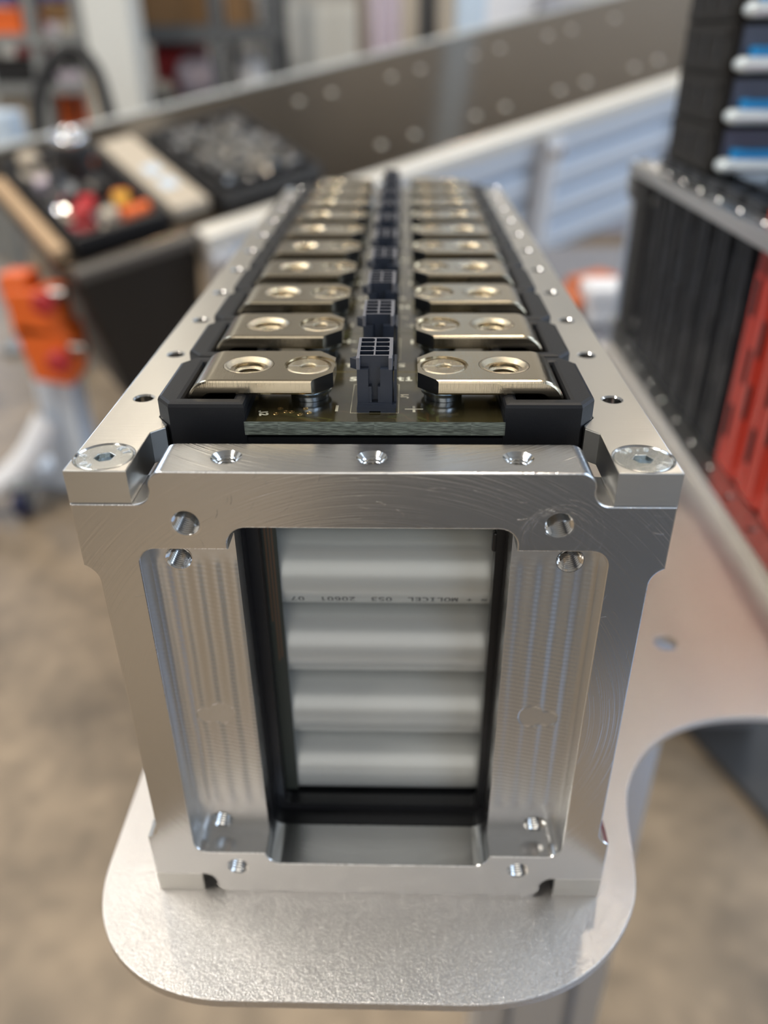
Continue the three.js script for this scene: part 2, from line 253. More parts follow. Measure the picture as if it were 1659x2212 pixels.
// a chamfered, threaded hole: axis +y is the outward direction, mouth at y = 0
function threadGeo(mouth, major, depth, pitch = 0.7, chamfer = 0.35) {
  const pts = [[mouth + 0.12, 0.012], [mouth, 0.012], [major, -chamfer]], d = 0.33; let y = -chamfer;
  for (; y > -depth; y -= pitch) pts.push([major, y - pitch * 0.12], [major - d, y - pitch * 0.5], [major - d, y - pitch * 0.62], [major, y - pitch]);
  pts.push([0, y]);
  return smooth(mm(lathe(pts, 48)), 0.35);
}
const faceThread = threadGeo(3.02, 2.66, 11, 0.7, 0.36), topThread = threadGeo(3.0, 2.15, 8, 0.7, 0.8), pocketThread = threadGeo(2.74, 2.4, 8, 0.7, 0.32);
function endPlateParts(t) {
  const front = plateOutline(); front.holes.push(frontOpening()); for (const [x, y] of FACE_HOLES) front.holes.push(hole(x, y, 3.0));
  const back = plateOutline(); back.holes.push(roundRect(-28.3, 11.9, 28.3, 112.8, 3.9, THREE.Path)); for (const [x, y] of FACE_HOLES) back.holes.push(hole(x, y, 3.0)); for (const [x, y] of POCKET_HOLES) back.holes.push(hole(x, y, 2.72));
  const drills = TOP_HOLES.map((x) => cyl(3.0, 10, x, 122, -6.2, 40));
  const f = cut(ext(front, 6.45, 0.25, 14).translate(0, 0, -6.45), drills), b = cut(ext(back, 5.8, 0, 14).translate(0, 0, -12), drills);
  part('plate', smooth(boxUV(mm(join([f, b]))), 0.3), M.milled_aluminium, t);
  for (const [x, y] of FACE_HOLES) { const h = part('threaded_hole', faceThread, M.thread_steel, t); h.rotation.x = Math.PI / 2; h.position.set(x / 1000, y / 1000, 0); }
  for (const x of TOP_HOLES) { const h = part('threaded_hole', topThread, M.thread_steel, t); h.position.set(x / 1000, 0.125, -0.0062); }
  for (const [x, y] of POCKET_HOLES) { const h = part('threaded_hole', pocketThread, M.thread_steel, t); h.rotation.x = Math.PI / 2; h.position.set(x / 1000, y / 1000, -0.00602); }
  for (const s of [-1, 1]) {          // the cutter left long shallow furrows down each recess
    const g = new THREE.PlaneGeometry(18.2, 92, 110, 300), p = g.attributes.position, r = lattice(16, 77 + s);
    for (let i = 0; i < p.count; i++) { const x = p.getX(i), y = p.getY(i), w = Math.sin((x + 9.1) / 18.2 * Math.PI * 2 * 4.5 + 0.25 * r(0.3, y / 92 + 0.5)), env = Math.min(1, Math.max(0, (41 - y) / 3)) * Math.min(1, Math.max(0, (y + 36) / 3)); const dot = Math.hypot(x + s * 1.2, y + 3.8) < 3.1 || Math.hypot(x - s * 2.6, y + 4.4) < 2.2 ? 0 : 1; p.setZ(i, 0.11 - 0.02 * (1 - dot) + dot * env * (0.075 * w + 0.012 * Math.sin(y * 5.2 + x))); }
    g.translate(s * 37.3, 61.9, -6.2);
    const keep = [], q = g.attributes.position, ix = g.index.array; for (let i = 0; i < ix.length; i += 3) { const cx = (q.getX(ix[i]) + q.getX(ix[i + 1]) + q.getX(ix[i + 2])) / 3, cy = (q.getY(ix[i]) + q.getY(ix[i + 1]) + q.getY(ix[i + 2])) / 3; if (POCKET_HOLES.every(([x, y]) => Math.hypot(x - cx, y - cy) > 2.85)) keep.push(ix[i], ix[i + 1], ix[i + 2]); }
    g.setIndex(keep); g.computeVertexNormals();
    const uv = g.attributes.uv; for (let i = 0; i < uv.count; i++) uv.setXY(i, uv.getX(i) * 0.0182, uv.getY(i) * 0.092);
    part('recess_floor', mm(g), M.pocket_aluminium, t);
  }
}
const endPlate = thing('end_plate', 'milled aluminium end plate with a window and two side recesses, facing the camera', 'end plate', [0, 0, 0], 0, 'pack end plates');
endPlateParts(endPlate);
copy(endPlate, 'milled aluminium end plate closing the far end of the terminal rows', [0, 0, -LENGTH / 1000], Math.PI, 'pack end plates');

// ---------------------------------------------------------------- rails (right-hand one, x outwards; mm)
const RAIL_HOLES = Array.from({ length: 10 }, (_, i) => 35.2 + PITCH * i);
const holeRim = (() => smooth(mm(lathe([[2.5, 0.012], [2.28, 0.012], [2.0, -0.35], [2.0, -7.1]], 28)), 0.5))();
const sinkRim = (() => smooth(mm(lathe([[6.0, 0.012], [5.8, 0.012], [3.2, -2.8], [3.2, -7.1]], 40)), 0.5))();
function railShape(withHoles) {
  const in0 = [[45.7, 0.2], [45.7, 17.2], [43.25, 19.8], [43.25, 21.4], [45.9, 25.2]], pts = [[57.6, 0.2], ...in0, ...in0.slice().reverse().map(([x, z]) => [x, LENGTH - z]), [57.6, LENGTH - 0.2]];
  const s = poly(pts.reverse());
  if (withHoles) { for (const z of RAIL_HOLES) s.holes.push(hole(52.1, z, 2.27)); }
  return s;
}
const sinks = (y) => [6.3, LENGTH - 6.3].map((z) => cyl(5.82, 12, 51.65, y, -z, 48));
const railGeo = smooth(boxUV(mm(cut(rise(railShape(true), 117.95, 125, 0.22, 16), sinks(122)))), 0.3), lowRailGeo = smooth(boxUV(mm(cut(rise(railShape(true), 0.01, 7.05, 0.22, 16), sinks(4)))), 0.3);
function makeRail(label, geo, y) {
  const t = thing('frame_rail', label, 'rail', [0, 0, 0], 0, 'pack corner rails');
  part('bar', geo, M.brushed_rail, t);
  for (const z of RAIL_HOLES) part('hole', holeRim, M.thread_steel, t).position.set(0.0521, y, -z / 1000);
  for (const z of [6.3, LENGTH - 6.3]) part('countersink', sinkRim, M.thread_steel, t).position.set(0.05165, y, -z / 1000);
  return t;
}
const railR = makeRail('long aluminium top rail with a row of holes, beside the second battery pack', railGeo, 0.125);
const railLowR = makeRail('long aluminium bottom rail lying on the base plate, beside the second battery pack', lowRailGeo, 0.00706);
const back = -LENGTH / 1000;
copy(railR, 'long aluminium top rail with a row of holes, on the open floor side', [0, 0, back], Math.PI);
copy(railLowR, 'long aluminium bottom rail lying on the base plate, on the open floor side', [0, 0, back], Math.PI);

// ---------------------------------------------------------------- countersunk screws
const font = await new FontLoader().loadAsync('fonts/droid/droid_sans_bold.typeface.json');
function makeScrew(label, marks) {
  const t = thing('countersunk_screw', label, 'screw', [0, 0, 0], 0, 'countersunk corner screws');
  const hex = new THREE.Shape(); for (let i = 0; i < 6; i++) { const a = i * Math.PI / 3; i ? hex.lineTo(2 * Math.cos(a), 2 * Math.sin(a)) : hex.moveTo(2 * Math.cos(a), 2 * Math.sin(a)); }
  const top = new THREE.Shape(); top.absarc(0, 0, 5.35, 0, Math.PI * 2); top.holes.push(new THREE.Path(hex.getPoints()));
  part('head', smooth(boxUV(mm(join([rise(top, -1.2, -0.12, 0.12, 24), lathe([[5.3, -0.3], [5.25, -0.5], [3.1, -2.85], [2.9, -7], [0, -7]], 40)]))), 0.25), M.zinc, t);
  part('hex_socket', boxUV(mm(join([rise(hex, -2.9, -2.4), lathe([[2.02, -0.3], [2.0, -2.5]], 6).rotateY(Math.PI / 6)]))), M.stud_steel, t);
  const list = []; for (const [txt, a, r, size] of marks) { const g = new TextGeometry(txt, { font, size, depth: 0.16, curveSegments: 3 }); g.computeBoundingBox(); g.translate(-(g.boundingBox.max.x + g.boundingBox.min.x) / 2, 0, 0); g.translate(0, r, 0); g.rotateZ(a); list.push(g); }
  part('raised_marks', mm(join(list).rotateX(-Math.PI / 2).translate(0, -0.13, 0)), M.zinc, t);
  return t;
}
const arcText = (s, a0, step, r, size) => [...s].map((c, i) => [c, a0 - i * step, r, size]);
const screwB = makeScrew('hex-socket countersunk screw with raised 10.9 marking, in the rail beside the second pack', [...arcText('10.9', 0.9, 0.42, 3.5, 1.5), ...arcText('TK', -2.0, 0.5, 3.5, 1.5), ...arcText('*', 3.6, 0.5, 3.3, 1.5)]);
screwB.position.set(0.05165, 0.125, -0.0063);
const screwA = makeScrew('hex-socket countersunk screw with worn raised markings, in the rail on the open floor side', [...arcText('10.9', 2.4, 0.42, 3.5, 1.5), ...arcText('KT', -0.9, 0.5, 3.5, 1.5)]);
screwA.position.set(-0.05165, 0.125, -0.0063); screwA.rotation.y = 0.35;
copy(screwB, 'hex-socket countersunk screw at the far end of the rail beside the second pack', [0.05165, 0.125, back + 0.0063]);
copy(screwA, 'hex-socket countersunk screw at the far end of the rail on the open floor side', [-0.05165, 0.125, back + 0.0063]);

// ---------------------------------------------------------------- one cell holder segment, origin at its centre (z from -14.4 to 14.4 mm)
function sideBlock() {               // right side, drawn in x and -z, with the pocket that takes the bent end of the lug
  const H = 14.35, s = poly([[26.7, -H], [42.4, -H], [45.6, -H + 4.2], [45.6, H - 4.2], [42.4, H], [26.7, H]]);
  s.holes.push(new THREE.Path([[29.5, -11.0], [40.2, -11.0], [40.2, 10.8], [29.5, 10.8]].map((p) => new THREE.Vector2(...p))));
  return s;
}
function holderGeo() {
  const top = rise(sideBlock(), 118.6, 130, 0.9), low = rise(poly([[28, -14.2], [42.4, -14.2], [45.3, -10], [45.3, 10], [42.4, 14.2], [28, 14.2]]), 7.3, 118.9);
  const bits = [top, low, box(2.2, 108, 6, 44.9, 63, 5.5), box(2.2, 108, 6, 44.9, 63, -5.5), box(58, 5.5, 28.4, 0, 119.6, 0), box(2, 10, 28, 27.6, 122.5, 0), box(58, 4, 28.4, 0, 10.5, 0)];
  const r = join(bits.slice(0, 4).concat([bits[5]])), l = r.clone().scale(-1, 1, 1); const ix = l.attributes; for (const k of ['position', 'normal', 'uv']) { const a = ix[k], n = a.itemSize, arr = a.array; for (let i = 0; i < a.count; i += 3) for (let c = 0; c < n; c++) { const q = arr[(i + 1) * n + c]; arr[(i + 1) * n + c] = arr[(i + 2) * n + c]; arr[(i + 2) * n + c] = q; } }
  return boxUV(mm(join([r, l, bits[4], bits[6]])));
}
const holderShape = holderGeo();
const ventGeo = mm(join([[34, 0], [78, 0], [56, 0]].map(([y]) => rbox(0.5, 13, 3.4, 1.4, 46.1, y, 0))));
function makeHolder(label, mat, group) {
  const t = thing('cell_holder', label, 'cell holder', [0, 0, 0], 0, group);
  part('body', holderShape, mat, t);
  return t;
}
const ORD = ['first', 'second', 'third', 'fourth', 'fifth', 'sixth', 'seventh', 'eighth', 'ninth', 'tenth'];
const rowZ = (i) => -(ROW0 + PITCH * i) / 1000;
const holder = makeHolder('black plastic cell holder, first behind the end plate, with both chamfered front blocks showing', M.black_plastic, 'black cell holders between the rails');
holder.position.z = rowZ(0);
for (let i = 1; i < 10; i++) copy(holder, `black plastic cell holder under the ${ORD[i]} row of terminal lugs, counted from the end plate`, [0, 0, rowZ(i)]);

// ---------------------------------------------------------------- circuit boards
const boardPrint = (() => {           // 54 x 28.7 mm, 24 px per mm; the canvas' bottom edge is the board's front edge
  const K = 24, c = document.createElement('canvas'); c.width = 54 * K; c.height = 28.7 * K; const g = c.getContext('2d'), r = rng(9);
  g.fillStyle = '#37321f'; g.fillRect(0, 0, c.width, c.height);
  for (let i = 0; i < 46; i++) { g.strokeStyle = `rgba(${62 + r() * 24},${57 + r() * 20},${36 + r() * 12},0.8)`; g.lineWidth = 6 + r() * 22; const y = r() * c.height, x = (9 + r() * 36) * K; g.beginPath(); g.moveTo(x, y); g.lineTo(x + (r() - 0.5) * 160, y + (r() - 0.5) * 60); g.lineTo(x + (r() - 0.5) * 240, y + 120 * r()); g.stroke(); }
  const X = (x) => (x + 27) * K, Y = (z) => (z + 14.35) * K;             // x to the right, z towards the camera, mm
  g.fillStyle = '#e6e4d0'; g.strokeStyle = '#cfcdb4';
  g.font = `bold ${2.6 * K}px monospace`; g.textAlign = 'center'; g.textBaseline = 'middle'; g.lineWidth = 5;
  const put = (s, x, z, a = 0, size = 2.6) => { g.save(); g.translate(X(x), Y(z)); g.rotate(a); g.font = `${size * K}px monospace`; g.fillText(s, 0, 0); g.strokeStyle = '#e6e4d0'; g.lineWidth = 6; g.strokeText(s, 0, 0); g.restore(); };
  put('S', -5.6, -9.9, 0, 3.0); put('ti', 6.3, -10.0, 0, 3.0); put('J1', 6.3, 0.4, -Math.PI / 2, 2.2); put('J2', -23.6, 9.9, 1.35, 2.4);
  g.fillRect(X(6.3), Y(7.35), 3.9 * K, 0.55 * K); g.fillRect(X(7.95), Y(5.9), 0.6 * K, 3.4 * K);           // plus
  g.fillRect(X(-8.5), Y(5.7), 0.6 * K, 3.2 * K);                                                          // minus, set upright
  g.lineWidth = 3; g.strokeRect(X(-5.2), Y(-6.5), 10.2 * K, 16.3 * K);
  g.fillStyle = '#6a5a2c'; g.fillRect(0, 0, c.width, 0.25 * K);
  const t = new THREE.CanvasTexture(c); t.colorSpace = THREE.SRGBColorSpace; return t;
})();
std('solder_mask', [1, 1, 1], 0.16, 0, { map: boardPrint, clearcoat: 0.5, clearcoatRoughness: 0.1 });
std('gold_pad', [0.75, 0.5, 0.2], 0.3, 1);
const board = thing('circuit_board', 'dark circuit board between the first two terminal lugs, its thick cut edge facing the camera', 'circuit board', [0, 0.123, rowZ(0)], 0, 'circuit boards along the pack');
{
  const top = new THREE.PlaneGeometry(0.054, 0.0287).rotateX(-Math.PI / 2).translate(0, 0.00303, 0);
  part('laminate', boxUV(box(0.054, 0.003, 0.0287, 0, 0.0015, 0)), M.laminate, board);
  part('solder_mask', top, M.solder_mask, board);
  for (const [x, z] of [[-20.9, 10.3], [-18.9, 9.2], [-17.7, 9.3], [-15.8, 10.6], [-13.9, 9.8], [-20.3, 7.6], [-14.9, 7.6]]) {
    const v = part('via', mm(lathe([[0.62, 0], [0.55, 0.1], [0.3, 0.1], [0.26, 0]], 16)), M.gold_pad, board); v.position.set(x / 1000, 0.00304, z / 1000);
  }
}
for (let i = 1; i < 10; i++) copy(board, `dark circuit board in the ${ORD[i]} row of the pack, counted from the end plate`, [0, 0.123, rowZ(i)], i % 2 ? Math.PI : 0);

// ---------------------------------------------------------------- terminal lugs: a thick nickel strap bent down into the holder
const lugBar = (() => {
  const s = new THREE.Shape(); s.moveTo(9, 129.8); s.lineTo(34.2, 129.8); s.absarc(34.2, 127.6, 2.2, Math.PI / 2, 0, true); s.lineTo(36.4, 121); s.lineTo(39.7, 121); s.lineTo(39.7, 127.6); s.absarc(34.2, 127.6, 5.5, 0, Math.PI / 2, false); s.lineTo(9, 133.1); s.lineTo(9, 129.8);
  let g = ext(s, 18.9, 0.55, 14).translate(0, 0, -9.45);
  const wedge = (k) => ext(poly(k > 0 ? [[8, 3.4], [13.4, 9.6], [8, 9.6]] : [[8, -9.6], [13.4, -9.6], [8, -3.4]]), 8).rotateX(Math.PI / 2).translate(0, 135, 0);
  g = cut(g, [wedge(1), wedge(-1), cyl(5.5, 1.6, 27.7, 133.1, 0, 48), cyl(3.3, 12, 27.7, 130, 0, 40), cyl(5.05, 1.9, 14.7, 133.3, 0, 48), cyl(5.7, 0.9, 14.3, 133.25, 0, 48)]);
  return smooth(boxUV(mm(g)), 0.3);
})();
const insertGeo = smooth(mm(lathe([[5.45, 132.4], [5.4, 133.12], [5.0, 133.2], [4.75, 133.05], [3.5, 131.7], [3.15, 131.55], [2.7, 131.2], [3.0, 130.5], [2.6, 130.1], [3.0, 129.7], [2.6, 129.3], [3.0, 128.9], [2.6, 128.5], [3.2, 127.5]], 40)), 0.3);
const boltGeo = (() => {
  const g = lathe([[0, 131.3], [1.45, 131.3], [1.6, 132.6], [1.85, 132.86], [4.35, 132.86], [4.7, 132.6], [4.75, 131.5]], 40);
  return smooth(mm(g), 0.3);
})();
const slotGeo = mm(join([box(2.5, 0.06, 0.55, 3.1, 132.86, 0), box(2.5, 0.06, 0.3, -3.1, 132.86, 0)]));
const studGeo = smooth(mm(lathe([[4.2, 126.1], [4.2, 127.2], [4.8, 127.25], [4.9, 127.9], [4.6, 128.05], [4.9, 128.2], [4.9, 128.8], [4.6, 128.95], [4.95, 129.1], [4.95, 129.78], [0, 129.78]], 36)), 0.4);
const lug = thing('terminal_lug', 'nickel terminal lug nearest the end plate, beside the plus sign', 'terminal', [0, 0, rowZ(0)], 0, 'terminal lugs in two rows');
part('strap', lugBar, M.nickel, lug);
const ins = part('threaded_insert', insertGeo, M.nickel, lug); ins.position.x = 0.0277;
const blt = part('bolt_head', boltGeo, M.nickel, lug); blt.position.x = 0.0147; part('slot', slotGeo, M.nickel_dark, blt);
const std_ = part('stud', studGeo, M.stud_steel, lug); std_.position.x = 0.0147;
for (let i = 0; i < 10; i++) {
  if (i) copy(lug, `nickel terminal lug, ${ORD[i]} from the end plate, second-pack row`, [0, 0, rowZ(i)]);
  copy(lug, i ? `nickel terminal lug, ${ORD[i]} from the end plate, open-floor row` : 'nickel terminal lug nearest the end plate, beside the minus sign', [0, 0, rowZ(i)], Math.PI);
}

// ---------------------------------------------------------------- pin connectors
const connector = thing('pin_connector', 'dark blue eight-way connector nearest the end plate, standing on the front board', 'connector', [0, 0.126, rowZ(0)], 0, 'eight-way connectors along the boards');
{
  const F = 9.7, B = -3.6;            // front and back in z, mm from the row's centre
  const s = roundRect(-3.65, -F + 1.7, 3.75, -B, 0.15), cells = [];
  for (let c = 0; c < 2; c++) for (let r = 0; r < 4; r++) { const x0 = -3.05 + c * 3.2, z0 = -F + 2.1 + r * 2.76, k = r % 2 ? 0.4 : 0.0; cells.push([x0, z0]); s.holes.push(new THREE.Path([[x0, z0], [x0 + 2.85 - k, z0], [x0 + 2.85, z0 + k], [x0 + 2.85, z0 + 2.4 - k], [x0 + 2.85 - k, z0 + 2.4], [x0, z0 + 2.4]].map((p) => new THREE.Vector2(...p)))); }
  part('socket_rim', boxUV(mm(rise(s, 11.95, 12.06, 0.03))), M.grey_plastic, connector);
  const zc = (B + F) / 2, bits = [rise(s, 1.8, 11.95, 0), box(7.3, 1.9, 13.2, 0, 1.4, zc + 0.2)];
  bits.push(box(2.35, 7.9, 1.75, -2.45, 5.7, F - 0.85), box(2.45, 7.9, 1.75, 2.4, 5.7, F - 0.85), box(0.65, 4.2, 1.6, -0.95, 3.8, F - 0.9), box(0.55, 4.2, 1.6, 0.95, 3.8, F - 0.9));
  part('housing', boxUV(mm(join(bits))), M.connector_plastic, connector);
  const base = [box(2.6, 1.2, 0.9, -2.5, 0.65, F - 0.35), box(3.2, 1.2, 0.9, 2.8, 0.65, F - 0.35), box(8.2, 0.7, 13.6, 0.4, 1.55, zc + 0.1)];
  part('base_flange', boxUV(mm(join(base))), M.connector_plastic, connector);
  for (const x of [-3.33, 3.3]) part('corner_rib', boxUV(rbox(0.00075, 0.0026, 0.0018, 0.00015, x / 1000, 0.0108, (F - 0.85) / 1000)), M.grey_plastic, connector);
  part('latch_rib', boxUV(mm(join([box(0.55, 7.4, 9.2, 4.3, 5.4, F - 6.2), box(0.7, 1.0, 3, 3.9, 8.2, F - 6)]))), M.connector_plastic, connector);
  part('latch_ear', boxUV(mm(rise(poly([[-3.6, -4.6], [-5.4, -3.0], [-3.6, -1.6]]), 7.6, 9.8))), M.connector_plastic, connector);
  const pins = []; for (const [x, z] of cells) pins.push(box(0.6, 5.5, 0.6, x + 1.4, 4.6, -z - 1.2));
  part('pins', mm(join(pins)), M.gold_pad, connector);
}
for (let i = 1; i < 10; i++) copy(connector, `dark blue eight-way connector on the ${ORD[i]} board from the end plate`, [0, 0.126, rowZ(i)]);

// ---------------------------------------------------------------- inside the window: insulating frame, side board, cells
{
  const t = thing('insulating_frame', 'black plastic frame seen inside the end plate window', 'frame', [0, 0, 0]);
  const s = poly([[-41, 6.5], [41, 6.5], [41, 116.5], [-41, 116.5]]); s.holes.push(roundRect(-25.6, 14.4, 26.4, 114, 2, THREE.Path));
  const s2 = poly([[-41, 6.5], [41, 6.5], [41, 116.5], [-41, 116.5]]); s2.holes.push(roundRect(-28.2, 12.2, 28.2, 113, 3, THREE.Path));
  part('outer_ring', boxUV(mm(ext(s2, 4.6).translate(0, 0, -16.8))), M.black_satin, t);
  part('inner_ring', boxUV(mm(ext(s, 3.4).translate(0, 0, -20.25))), M.black_satin, t);
  part('clip', boxUV(mm(rbox(1.2, 5, 2, 0.5, 26.2, 99, -17.8))), M.black_satin, t);
}
{
  const t = thing('sensing_board', 'narrow dark green board with brown copper tracks beside the battery cells', 'circuit board', [0, 0, 0]);
  part('laminate', boxUV(mm(box(5.4, 96, 0.5, -25.0, 64, -20.65))), M.board_edge, t);
  for (const [x, y0, y1] of [[-23.35, 63, 110], [-24.1, 62, 110], [-24.9, 74, 110]]) part('copper_track', mm(box(0.42, y1 - y0, 0.04, x, (y0 + y1) / 2, -20.38)), M.copper_trace, t);
}
const cellPrint = (() => {
  const c = document.createElement('canvas'); c.width = 1400; c.height = 1332; const g = c.getContext('2d'); g.fillStyle = '#cdcfcb'; g.fillRect(0, 0, 1400, 1332);   // 70 mm along, 66.6 mm round
  g.save(); g.translate(712, 90); g.rotate(Math.PI); g.fillStyle = '#26262c'; g.font = 'bold 58px monospace'; g.textAlign = 'center'; g.fillText('\u2248 + MOLICEL  0S3  20601  07', 0, 0); g.restore();
  const t = new THREE.CanvasTexture(c); t.colorSpace = THREE.SRGBColorSpace; return t;
})();
std('cell_wrap_printed', [1, 1, 1], 0.3, 0.2, { map: cellPrint }); std('cell_wrap', [0.60, 0.61, 0.59], 0.3, 0.2);
function cellGeo() {                  // along x; u runs along the cell, v round it
  const prof = [[0.001, -35], [9.6, -35], [10.3, -34.6], [10.6, -34], [10.6, 34], [10.3, 34.6], [9.6, 35], [0.001, 35]], g = lathe(prof, 64).rotateZ(-Math.PI / 2), p = g.attributes.position, uv = g.attributes.uv;
  const seg = 65; for (let i = 0; i < p.count; i++) { const ring = Math.floor(i / prof.length); uv.setXY(i, (p.getX(i) + 35) / 70, 1 - ring / (seg - 1)); }
  return mm(g);
}
const cellShape = cellGeo(), CELL_Y = [105.7, 84.2, 62.7, 41.2, 19.7];
const cells = CELL_Y.map((y, i) => single('battery_cell', cellShape, i === 1 ? M.cell_wrap_printed : M.cell_wrap,
  ['grey cylindrical battery cell behind the top bar of the window, topmost', 'grey cylindrical battery cell with a line of black print along it', 'grey cylindrical battery cell just below the printed one', 'grey cylindrical battery cell, second below the printed one', 'grey cylindrical battery cell at the bottom of the window'][i], 'battery cell', 'battery cells in the window'));
cells.forEach((c, i) => c.position.set(0.0022, CELL_Y[i] / 1000, -0.0322));

// ---------------------------------------------------------------- second battery pack, standing beside the first on the same plate
{
  const X = 0.2112, Z = -0.441 + LENGTH / 1000;     // its front face is at z = Z
  const at = (z) => [X, 0, Z + z];
  copy(railR, 'top rail of the second pack on its far side', at(0)).userData.group = 'second pack rails';
  copy(railLowR, 'bottom rail of the second pack on its far side', at(0)).userData.group = 'second pack rails';
  copy(railR, 'aluminium top rail of the second pack, above its black and red holders', at(back), Math.PI).userData.group = 'second pack rails';
  copy(railLowR, 'aluminium bottom rail of the second pack, below its black and red holders', at(back), Math.PI).userData.group = 'second pack rails';
  copy(endPlate, 'milled aluminium end plate at the far end of the second pack', at(back), Math.PI, 'second pack end plates');
  const names = ['red', 'black'];
  let red = null, blk = null;
  for (let i = 0; i < 10; i++) {
    const isRed = i < 4, n = isRed ? 4 - i : i - 4, where = isRed ? `${ORD[n - 1]} red one after the black ones` : `${ORD[n]} black one behind the red ones`;
    const label = `${names[+!isRed]} slotted plastic cell holder of the second pack, ${where}`, pos = [X, 0, Z + rowZ(i)];
    let proto = isRed ? red : blk;
    if (!proto) {
      proto = makeHolder(label, isRed ? M.red_plastic : M.black_plastic, isRed ? 'red cell holders of the second pack' : 'black cell holders of the second pack'); proto.position.set(...pos);
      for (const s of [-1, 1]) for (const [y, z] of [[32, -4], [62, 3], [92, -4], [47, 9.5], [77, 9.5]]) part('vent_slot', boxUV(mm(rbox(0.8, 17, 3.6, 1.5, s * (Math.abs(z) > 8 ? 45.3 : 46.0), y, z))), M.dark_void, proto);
      if (isRed) red = proto; else blk = proto;
    } else copy(proto, label, pos);
  }
}
// ---------------------------------------------------------------- third pack: open segments standing on end on the second one
{
  const X = 0.213, Z = -0.418;
  const t0 = thing('cell_stack_segment', 'x', 'battery segment', [0, 0, 0], 0, 'black battery segments stacked on end on the second pack');
  part('holder', boxUV(mm(join([rbox(91, 76, 28.9, 1.2, 0, 45.5, 0), box(2, 70, 6, -45.2, 45, 9), box(2, 70, 6, -45.2, 45, -9)]))), M.matt_black, t0);
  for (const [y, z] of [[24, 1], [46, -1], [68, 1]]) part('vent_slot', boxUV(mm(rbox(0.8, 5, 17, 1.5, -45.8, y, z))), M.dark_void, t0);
  part('circuit_board', boxUV(mm(box(80, 1.5, 25, 0, 84.2, 0))), M.slate_plastic, t0);
  for (const s of [-1, 1]) {
    part('terminal_strap', smooth(boxUV(mm(rbox(36, 13, 8.5, 3.8, s * 25, 89, 8.3, 4))), 0.5), M.bright_strap, t0);
    part('blue_film', boxUV(mm(rbox(28, 9, 5.5, 1, s * 22, 88, 1.4))), M.blue_film, t0);
  }
  t0.rotation.x = Math.PI / 2;
  for (let i = 0; i < 10; i++) {
    const o = i ? t0.clone() : t0; if (i) { o.name = numbered('cell_stack_segment'); scene.add(o); }
    o.scale.set(1, 1, 0.8); o.position.set(X, 0.1305 + 0.0116 + i * PITCH * 0.8 / 1000, Z);
    o.userData = { ...t0.userData, label: i ? `black battery segment with blue film, ${ORD[i]} from the bottom of the upright stack` : 'black battery segment resting on the second pack, lowest of the upright stack' };
  }
}

// ---------------------------------------------------------------- tilted fixture table (its own axes: x along, y off the deck, z towards the viewer)
const TU = new THREE.Vector3(0.78829, 0.15915, -0.59437).normalize(), TN = new THREE.Vector3(0.031, 0.954, 0.297), TV = new THREE.Vector3().crossVectors(TU, TN).normalize();
TN.crossVectors(TV, TU).normalize();
const TABLE = new THREE.Vector3(-0.4356, -0.14507, -1.62915), tableBasis = new THREE.Matrix4().makeBasis(TU, TN, TV);
const onTable = (o, u, v, n = 0, turn = 0) => { o.position.copy(TABLE).addScaledVector(TU, u).addScaledVector(TV, -v).addScaledVector(TN, n); o.quaternion.setFromRotationMatrix(tableBasis); if (turn) o.rotateY(turn); return o; };
{
  const t = onTable(thing('fixture_table', 'long tilted table with a dark glossy deck, dotted with bolts, over ribbed pale aluminium sides', 'table'), 0, 0);
  part('deck', boxUV(rbox(2.55, 0.02, 0.60, 0.004, 0.98, -0.012, -0.30)), M.dark_steel, t);
  part('edge_beam', boxUV(rbox(2.26, 0.034, 0.05, 0.006, 1.13, -0.018, 0.025)), std('cream_beam', [0.80, 0.77, 0.70], 0.4, 0.3), t);
  for (let i = 0; i < 4; i++) { const sp = part('side_profile', boxUV(rbox(2.2, 0.078, 0.05, 0.012, 1.12, -0.077 - i * 0.098, 0.0)), M.anodised_blue, t); part('groove', boxUV(box(2.2, 0.022, 0.03, 1.12, -0.126 - i * 0.098, -0.006)), M.groove_blue, sp); }
  for (const x of [0.03, 1.02, 1.62, 2.1]) { const p = part('post', boxUV(mm(rise(slotProfile(50, 1, 8, 9), -430, -40))), M.white_plastic, t); p.position.set(x, 0, 0.04); part('corner_bracket', boxUV(rbox(0.05, 0.035, 0.012, 0.004, 0, -0.07, 0.03)), M.chrome, p); }
  part('far_edge', boxUV(rbox(2.55, 0.02, 0.010, 0.003, 0.98, -0.006, -0.606)), M.white_paint, t);
  const bolt = smooth(mm(lathe([[9, 0], [8.6, 2.6], [6.8, 4.6], [3.8, 5.7], [0, 6]], 20)), 0.9);
  for (let i = 0; i < 10; i++) for (const [dv, du] of [[0.10, 0], [0.44, -0.02]]) { const u = 0.36 + i * 0.155 + du + (i % 2) * 0.05; if (u < 1.95) part('bolt', bolt, M.nickel_dark, t).position.set(u, -0.002, -dv); }
  // splayed legs down to the floor
  for (const [x, z] of [[0.15, -0.08], [0.15, -0.5], [1.7, -0.08], [1.7, -0.5]]) { const top = new THREE.Vector3(x, -0.4, z), w = top.clone().applyMatrix4(tableBasis).add(TABLE), h = w.y - FLOOR, inv = tableBasis.clone().invert(), dn = new THREE.Vector3(0, -h, 0).applyMatrix4(inv); const a = new THREE.Vector3(x, -0.03, z); part('leg', tube([a.toArray(), top.toArray(), top.clone().add(dn).toArray()], 0.028, 24, 10), M.grey_steel, t); }
}
